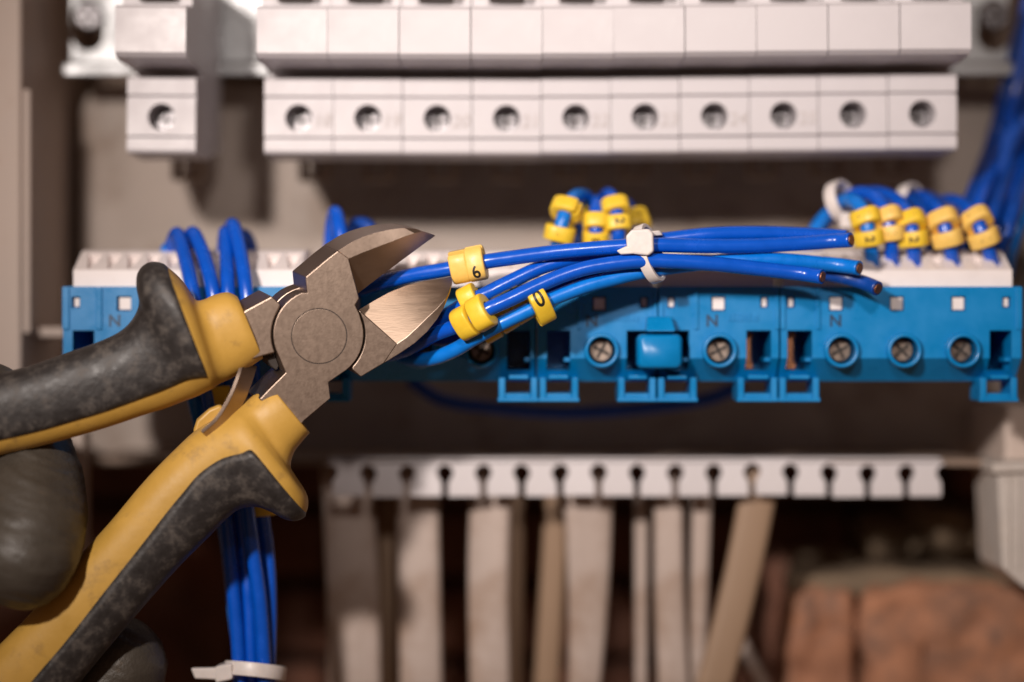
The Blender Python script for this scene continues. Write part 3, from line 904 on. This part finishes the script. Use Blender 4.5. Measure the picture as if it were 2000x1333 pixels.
tie_ring(P(1268, 496, 7.4), (0.86, -0.42, 0.30), 4.8, 6.3, 2.6, 0.9, t1)
hd = [P(1222, 461, 0.6), P(1234, 448, 0.6), P(1268, 447, 0.6), P(1276, 456, 0.6), P(1277, 492, 0.6), P(1266, 500, 0.6), P(1236, 496, 0.6), P(1224, 488, 0.6)]
obj('head', *prism(hd, (0.4, 3.6, 0)), M['tie'], t1, bevel=0.6, seg=3)
obj('tail', *prism([P(1203, 490, 0.8), P(1222, 481, 0.7), P(1242, 484, 0.5), P(1240, 496, 0.7), P(1212, 498, 0.8)], (0.3, 1.6, 0)), M['tie'], t1, bevel=0.4)
obj('tail_stub', *prism([P(1270, 452, 4.5), P(1288, 450, 5.5), P(1295, 460, 6), P(1272, 462, 5)], (0.2, 1.5, 0)), M['tie'], t1, bevel=0.3)

t2 = thing('cable_tie', 'white nylon cable tie around the wires at the bottom border', 'cable tie', P(495, 1315, 20))
tie_ring(P(498, 1311, 20.8), (0.10, 0.22, 0.97), 6.6, 6.6, 3.4, 0.9, t2, up=Vector((0, 1, 0)))
v, f = prism([P(418, 1303, 16), P(452, 1296, 14), P(454, 1328, 14), P(420, 1336, 16)], (0.6, 4.6, 0))
obj('head', v, f, M['tie'], t2, bevel=0.6)
v, f = prism([P(372, 1306, 17), P(422, 1305, 16), P(422, 1328, 16), P(380, 1326, 17)], (0.3, 1.5, 0))
obj('tail', v, f, M['tie'], t2, bevel=0.35)
def soft_tie(label, px, py, y, nrm, ra, rb):
    t = thing('cable_tie', label, 'cable tie', P(px, py, y))
    tie_ring(P(px, py, y), nrm, ra, rb, 3.2, 0.9, t)
    c = P(px, py, y) + Vector((1.5, -2.5, -rb - 0.8))
    obj('head', *box(c.x - 2.4, c.x + 2.4, c.y - 2, c.y + 2, c.z - 2.0, c.z + 2.0), M['tie'], t, bevel=0.5)
soft_tie('white cable tie around the looped wires at the right terminal block', 1643, 393, 44, (0.75, -0.6, 0.25), 5.0, 4.4)
soft_tie('white cable tie behind the dark arch at the right terminal block', 1782, 392, 56, (0.75, -0.6, 0.25), 4.5, 3.6)

# ------------------------------------------------------------------ the cutters
PN = Vector((0.15, -1.0, -0.07)).normalized()       # the tool's face looks a little down and to the right
P0 = P(622, 654, 0)
CAM = Vector((0, -D, 0))
def Q(px, py, off=0.0):
    """point on the tool's plane (moved off mm towards the camera) seen at pixel px,py"""
    ray = P(px, py, 0) - CAM
    o = P0 + PN * off
    k = (o - CAM).dot(PN) / ray.dot(PN)
    return CAM + ray * k
def q2(X, Y, off=0.0):
    return Q(450 + X / 3.332, 420 + Y / 3.332, off)

ct = thing('cutting_pliers', 'diagonal cutting pliers with worn black and yellow grips, jaws on a wire', 'pliers', Q(300, 900))
SH = (Vector((-0.93, 0, 0.36)) - PN * Vector((-0.93, 0, 0.36)).dot(PN)).normalized() * 0.30   # forged edges flare towards the back
def slab(poly, n1, n0):
    top = [q2(x, y, n1) for x, y in poly]
    return prism(top, (SH - PN) * (n1 - n0))
def arc2(cx, cy, r, a0, a1, n):
    return [(cx + r * math.cos(math.radians(a0 + (a1 - a0) * i / n)), cy + r * math.sin(math.radians(a0 + (a1 - a0) * i / n))) for i in range(n + 1)]

def blade(st, nback, ncut):
    rings = []
    for (O, L, C, nf, nb) in st:
        o = q2(*O, nf)
        ob = o + (SH - PN) * (nf - nb)
        c = q2(*C, ncut)
        l = q2(*L, nf)
        cb = c - PN * (ncut - nb) * 0.6 + (o - c).normalized() * 0.5
        rings.append([o, l, c, cb, ob])
    return rings

# front half: upper jaw + joint disc + neck of the lower handle
A_plate = [(490, 405), (560, 347), (630, 288), (700, 234), (770, 285), (800, 400), (830, 512), (838, 545), (812, 588), (838, 640)] \
    + arc2(574, 780, 294, -20, 52, 10) + [(640, 1090), (652, 1195), (480, 1340), (400, 1440), (190, 1200), (287, 1100), (360, 1028)] \
    + arc2(574, 780, 294, 152, 248, 12) + [(500, 507)]
ja = obj('jaw', *join(slab(A_plate, 5.0, 0.1)), M['steel'], ct, bevel=0.22, seg=2)
ja['label'] = 'front jaw with the upper blade and the round joint'
def slab_back(poly, n0, n1=0.6):
    top = [q2(x, y, 5.0) + (SH - PN) * (5.0 - n1) for x, y in poly]
    return prism(top, (SH - PN) * (n1 - n0))
obj('jaw_back', *slab_back([(490, 405), (560, 347), (630, 288), (700, 234), (770, 285), (800, 400), (830, 512), (700, 500), (500, 507)], -5.0), M['steel'], ja, bevel=0.3)
obj('neck', *slab_back([(365, 1033), (292, 1104), (195, 1202), (402, 1436), (482, 1336), (647, 1193), (636, 1095), (560, 1085), (450, 1070)], -5.0), M['steel'], ja, bevel=0.3)
stA = [((700, 234), (770, 285), (830, 512), 5.0, -5.0), ((795, 175), (860, 246), (910, 450), 5.0, -5.0), ((870, 141), (950, 212), (1000, 382), 5.0, -5.0),
       ((950, 115), (1040, 178), (1090, 315), 4.9, -5.0), ((1040, 95), (1130, 143), (1170, 256), 4.6, -4.8), ((1130, 84), (1200, 120), (1235, 208), 4.1, -4.4),
       ((1210, 92), (1245, 109), (1285, 171), 3.3, -3.8), ((1275, 112), (1292, 120), (1313, 152), 2.2, -2.8), ((1322, 129), (1325, 131), (1333, 137), 0.8, -1.5)]
R_ = blade(stA, -5, -1.2)
V_, F_ = loft(R_)
o = obj('blade', V_, F_, M['steel'], ja, bevel=0.10, seg=1, angle=20)
o.data.materials.append(M['ground_steel'])
for p in o.data.polygons:
    ks = {i % 5 for i in p.vertices}
    if len(p.vertices) == 4 and ks == {1, 2}:
        p.material_index = 1

# rear half: lower jaw + bar of the upper handle
B_plate = [(835, 618), (1085, 840), (1000, 965), (850, 1055), (795, 1008)] + arc2(574, 780, 305, 43, -24, 10)
jb = obj('jaw', *slab(B_plate, 4.85, -5.0), M['steel'], ct, bevel=0.22)
jb['label'] = 'rear jaw with the bright ground lower blade'
stB = [((1000, 965), (1085, 840), (835, 618), 4.85, -5), ((1110, 897), (1150, 795), (930, 560), 4.85, -5), ((1200, 835), (1220, 730), (1030, 505), 4.85, -5),
       ((1280, 762), (1290, 660), (1140, 460), 4.8, -5), ((1345, 680), (1350, 605), (1260, 430), 4.6, -4.8), ((1393, 600), (1400, 545), (1360, 415), 4.2, -4.4),
       ((1425, 522), (1431, 478), (1420, 405), 3.4, -3.8), ((1444, 450), (1443, 430), (1441, 400), 1.6, -2.5)]
V_, F_ = loft(blade(stB, -5, -1.4))
o = obj('blade', V_, F_, M['steel'], jb, bevel=0.10, seg=1, angle=20)
o.data.materials.append(M['ground_steel'])
for p in o.data.polygons:
    ks = {i % 5 for i in p.vertices}
    if len(p.vertices) == 4 and ks == {1, 2}:
        p.material_index = 1
obj('joint_disc', *slab_back(arc2(574, 780, 297, 0, 351, 40), -5.2, -0.3), M['steel'], jb, bevel=0.3)
obj('bar', *slab([(20, 690), (100, 620), (270, 528), (330, 585)] + arc2(574, 780, 304, 210, 157, 8) + [(220, 918), (90, 960)], 4.85, -5.0), M['steel'], jb, bevel=0.4, seg=2)
obj('bar_root', *slab([(222, 905), (285, 893), (318, 985), (300, 1015), (262, 985)], 2.0, -4.5), M['seam'], jb, bevel=0.3)
# pivot pin and its fine seam
pc = Q(623.5, 657, 5.0)
pin = obj('pivot_pin', *cyl(pc - PN * 0.4, PN, 6.32, 6.30, 0.45, 56), M['steel'], ct, bevel=0.06)
obj('pivot_seam', *ring_lathe(pc - PN * 0.2, PN, [(6.33, 0), (6.33, 0.215), (6.54, 0.215), (6.54, 0)], 64), M['seam'], pin)
# spring leaf
sp = [Q(486, 712, 2), Q(478, 738, 3.5), Q(465, 772, 4.5), Q(449, 802, 5), Q(431, 828, 5.5), Q(403, 853, 5.5)]
path = catmull(sp, 5)
rings = []
for i, p in enumerate(path):
    t = (path[min(i + 1, len(path) - 1)] - path[max(i - 1, 0)]).normalized()
    s = t.cross(PN).normalized()
    a = s * 0.45
    wv = (PN * 0.74 + s * 0.67).normalized() * 2.5
    rings.append([p + a + wv, p - a + wv, p - a - wv, p + a - wv])
obj('spring_leaf', *loft(rings), M['steel'], ct, bevel=0.12, seg=1)

# handles: lofted sleeves with a worn black outer grip
def se(w, d, th, m=2.5):
    c, s = math.cos(th), math.sin(th)
    return math.copysign(abs(c) ** (2 / m), c), math.copysign(abs(s) ** (2 / m), s)
def interp(st, sub):
    out = []
    vec = [Vector((*a, *b)) if False else (a, b, d, g) for a, b, d, g in st]
    cols = [[s[0][0], s[0][1], s[1][0], s[1][1], s[2], s[3]] for s in st]
    n = len(cols)
    for i in range(n - 1):
        p0 = cols[max(0, i - 1)]; p1 = cols[i]; p2 = cols[i + 1]; p3 = cols[min(n - 1, i + 2)]
        for k in range(sub):
            t = k / sub
            out.append([0.5 * (2 * b + (c - a) * t + (2 * a - 5 * b + 4 * c - d) * t * t + (3 * b - a - 3 * c + d) * t ** 3) for a, b, c, d in zip(p0, p1, p2, p3)])
    out.append(cols[-1])
    return out
def handle(name, st, n_grip, side, n_sub=4, zoff=0.0, rim=1.2, lab=None):
    """st: (edge1 px, edge2 px, half depth, border fraction from edge1 0..1 of the black grip)"""
    I = interp(st, n_sub)
    NR = 40
    core = []
    for (ax, ay, bx_, by_, d, g) in I:
        e1, e2 = Q(ax, ay, zoff), Q(bx_, by_, zoff)
        c = (e1 + e2) / 2
        w = (e1 - e2) / 2
        ring = []
        for k in range(NR):
            th = 2 * math.pi * k / NR
            x, y = se(1, 1, th)
            ring.append(c + w * x + PN * (d * y))
        core.append(ring)
    sl = obj('handle_sleeve', *loft(core), M['yellow_grip'], ct, smooth=True)
    sl['label'] = lab
    gr = []
    last = n_grip * n_sub
    for i in range(0, last + 1):
        ax, ay, bx_, by_, d, g = I[i]
        e1, e2 = Q(ax, ay, zoff), Q(bx_, by_, zoff)
        c = (e1 + e2) / 2
        w = (e1 - e2) / 2
        fb = 1 - 2 * g                    # w coordinate of the border
        fb = max(-0.98, min(0.98, fb))
        tb = math.acos(math.copysign(abs(fb) ** (2.5 / 2), fb))
        if side > 0:
            a0, a1 = -tb, tb
        else:
            a0, a1 = tb, 2 * math.pi - tb
        ex = 0.45 if i < last else 0.05
        wl_ = w.length
        sx = (wl_ + ex) / wl_
        ring = []
        for k in range(29):
            th = a0 + (a1 - a0) * k / 28
            x, y = se(1, 1, th)
            pinch = 1.0 if 0 < k < 28 else 0.985
            ring.append(c + w * x * sx * pinch + PN * ((d + ex) * y * pinch))
        gr.append(ring)
    g_ = obj('grip_cover', *loft(gr), M['black_grip'], sl, smooth=True)
    g_['label'] = 'scuffed black rubber cover of the handle'
    return sl
up = [((-110, 755), (-110, 915), 7.0, .76), ((-60, 745), (-60, 903), 7.0, .76), ((0, 733), (0, 889), 7.0, .77), ((64, 717), (80, 871), 7.0, .77), ((128, 694), (147, 853), 7.2, .77), ((192, 672), (215, 833), 7.4, .77),
      ((237, 650), (280, 811), 7.6, .77), ((262, 624), (325, 797), 7.9, .78), ((273, 595), (356, 785), 8.4, .80), ((268, 563), (378, 777), 9.2, .82), ((270, 538), (392, 771), 10.2, .84),
      ((283, 521), (402, 766), 11.0, .86), ((303, 515), (410, 762), 11.6, .87), ((328, 523), (418, 758), 11.6, .88), ((358, 551), (424, 753), 10.4, .9), ((380, 584), (432, 748), 8.2, .9),
      ((396, 586), (444, 743), 7.2, .9), ((416, 577), (456, 737), 7.0, .9), ((441, 571), (478, 724), 6.9, .9), ((456, 575), (500, 709), 6.7, .9), ((464, 580), (514, 700), 6.2, .9)]
handle('handle_sleeve', up, 13, +1, lab='upper yellow handle sleeve with a flared thumb guard')
lo = [((-60, 1322), (100, 1398), 7.0, 0.55), ((0, 1259), (150, 1335), 7.0, 0.54), ((58, 1200), (200, 1274), 7.0, 0.53), ((142, 1101), (271, 1190), 7.0, 0.50), ((215, 1020), (346, 1105), 7.2, 0.46), ((269, 955), (404, 1047), 7.4, 0.42),
      ((308, 912), (439, 1011), 7.6, 0.40), ((340, 880), (464, 992), 7.8, 0.37), ((367, 854), (497, 986), 8.2, 0.35), ((388, 837), (528, 996), 8.8, 0.32), ((406, 826), (554, 1010), 9.6, 0.30), ((424, 817), (578, 1013), 10.4, 0.30),
      ((442, 807), (598, 999), 10.8, 0.32), ((456, 798), (601, 970), 10.0, 0.50), ((468, 790), (583, 940), 8.4, 0.50), ((482, 781), (568, 914), 7.2, 0.50), ((500, 769), (574, 884), 6.9, 0.50), ((517, 760), (590, 862), 6.7, 0.50), ((530, 754), (605, 845), 6.3, 0.50)]
handle('handle_sleeve', lo, 12, -1, lab='lower yellow handle sleeve with a hooked finger guard')
# moulded lip that holds the spring, on the rear of the lower handle
lip = [Q(376, 846, -1), Q(384, 822, -1), Q(408, 800, -1), Q(430, 790, -1), Q(440, 800, -1), Q(420, 830, -1), Q(400, 858, -1)]
obj('spring_seat', *prism(lip, -PN * 4.5), M['yellow_grip'], ct, bevel=0.8, seg=3)

# ------------------------------------------------------------------ gloved hand
def hand():
    chains = [
        # index finger coming out from behind the upper handle, tip resting on the lower handle
        [((-190, 1010), 26, 13), ((-90, 880), 24, 12.5), ((10, 855), 15, 12.2), ((55, 935), 1, 12.8), ((58, 1030), -10, 13.2), ((44, 1085), -15, 12.4)],
        # thumb lying along the back of the upper handle
        [((-230, 1000), 30, 14), ((-130, 850), 10, 12.5), ((-60, 800), -2, 11.5), ((-28, 790), -6, 10.0)],
        # middle finger wrapping the lower handle from behind
        [((-200, 1200), 30, 13.5), ((-60, 1340), 24, 12.5), ((90, 1390), 17, 13), ((195, 1345), 13, 13), ((234, 1300), 12, 11.6)],
        # ring and little finger, mostly out of frame
        [((-220, 1330), 34, 13), ((-120, 1460), 28, 11.5), ((20, 1500), 22, 11), ((120, 1450), 18, 10)],
        [((-260, 1420), 36, 12), ((-190, 1560), 30, 10.5), ((-60, 1600), 24, 10), ((30, 1560), 20, 9)],
        # palm and wrist
        [((-190, 1010), 28, 17), ((-220, 1130), 34, 20), ((-240, 1260), 36, 20), ((-270, 1400), 38, 18)],
        [((-230, 1200), 36, 22), ((-380, 1330), 44, 26), ((-560, 1480), 52, 27)],
    ]
    bm = bmesh.new()
    bmesh.ops.create_icosphere(bm, subdivisions=3, radius=1)
    bm.verts.index_update()
    sv = [q.co.copy() for q in bm.verts]
    sf = [tuple(q.index for q in ff.verts) for ff in bm.faces]
    bm.free()
    c = P(-150, 1150, 25)
    HV, HF = [], []
    for ch in chains:
        pts = [P(p[0], p[1], y) for p, y, r in ch]
        path = catmull(pts, 6)
        rr = []
        for i in range(len(ch) - 1):
            for k in range(6):
                rr.append(ch[i][2] + (ch[i + 1][2] - ch[i][2]) * k / 6)
        rr.append(ch[-1][2])
        for p, r in zip(path, rr):
            k0 = len(HV)
            HV += [tuple((p + q * r - c) * MM) for q in sv]
            HF += [tuple(i + k0 for i in q) for q in sf]
    me = bpy.data.meshes.new('tmp_hand')
    me.from_pydata(HV, [], HF)
    o = bpy.data.objects.new('tmp_hand', me)
    TS.collection.objects.link(o)
    md = o.modifiers.new('r', 'REMESH')
    md.mode = 'VOXEL'
    md.voxel_size = 0.0008
    s1 = o.modifiers.new('s', 'SMOOTH')
    s1.factor = 0.5
    s1.iterations = 9
    me2 = evaluated(o)
    bpy.data.objects.remove(o)
    me2.name = 'gloved_hand'
    # soft folds of the coated fabric
    nrm_ = [v_.normal.copy() for v_ in me2.vertices]
    for v_, n_ in zip(me2.vertices, nrm_):
        p = v_.co * 1000
        a = noise.noise(p * 0.11) * 0.40 + noise.noise(Vector((p.x * 0.12, p.y * 0.2, p.z * 0.75 + p.x * 0.25))) * 0.36
        v_.co += n_ * a * MM
    for p in me2.polygons:
        p.use_smooth = True
    me2.materials.append(M['glove'])
    h = bpy.data.objects.new('gloved_hand', me2)
    COL.objects.link(h)
    h.location = c * MM
    tag(h, 'hand in a dark grey coated work glove squeezing the cutters', 'hand')
hand()

bpy.data.scenes.remove(TS)
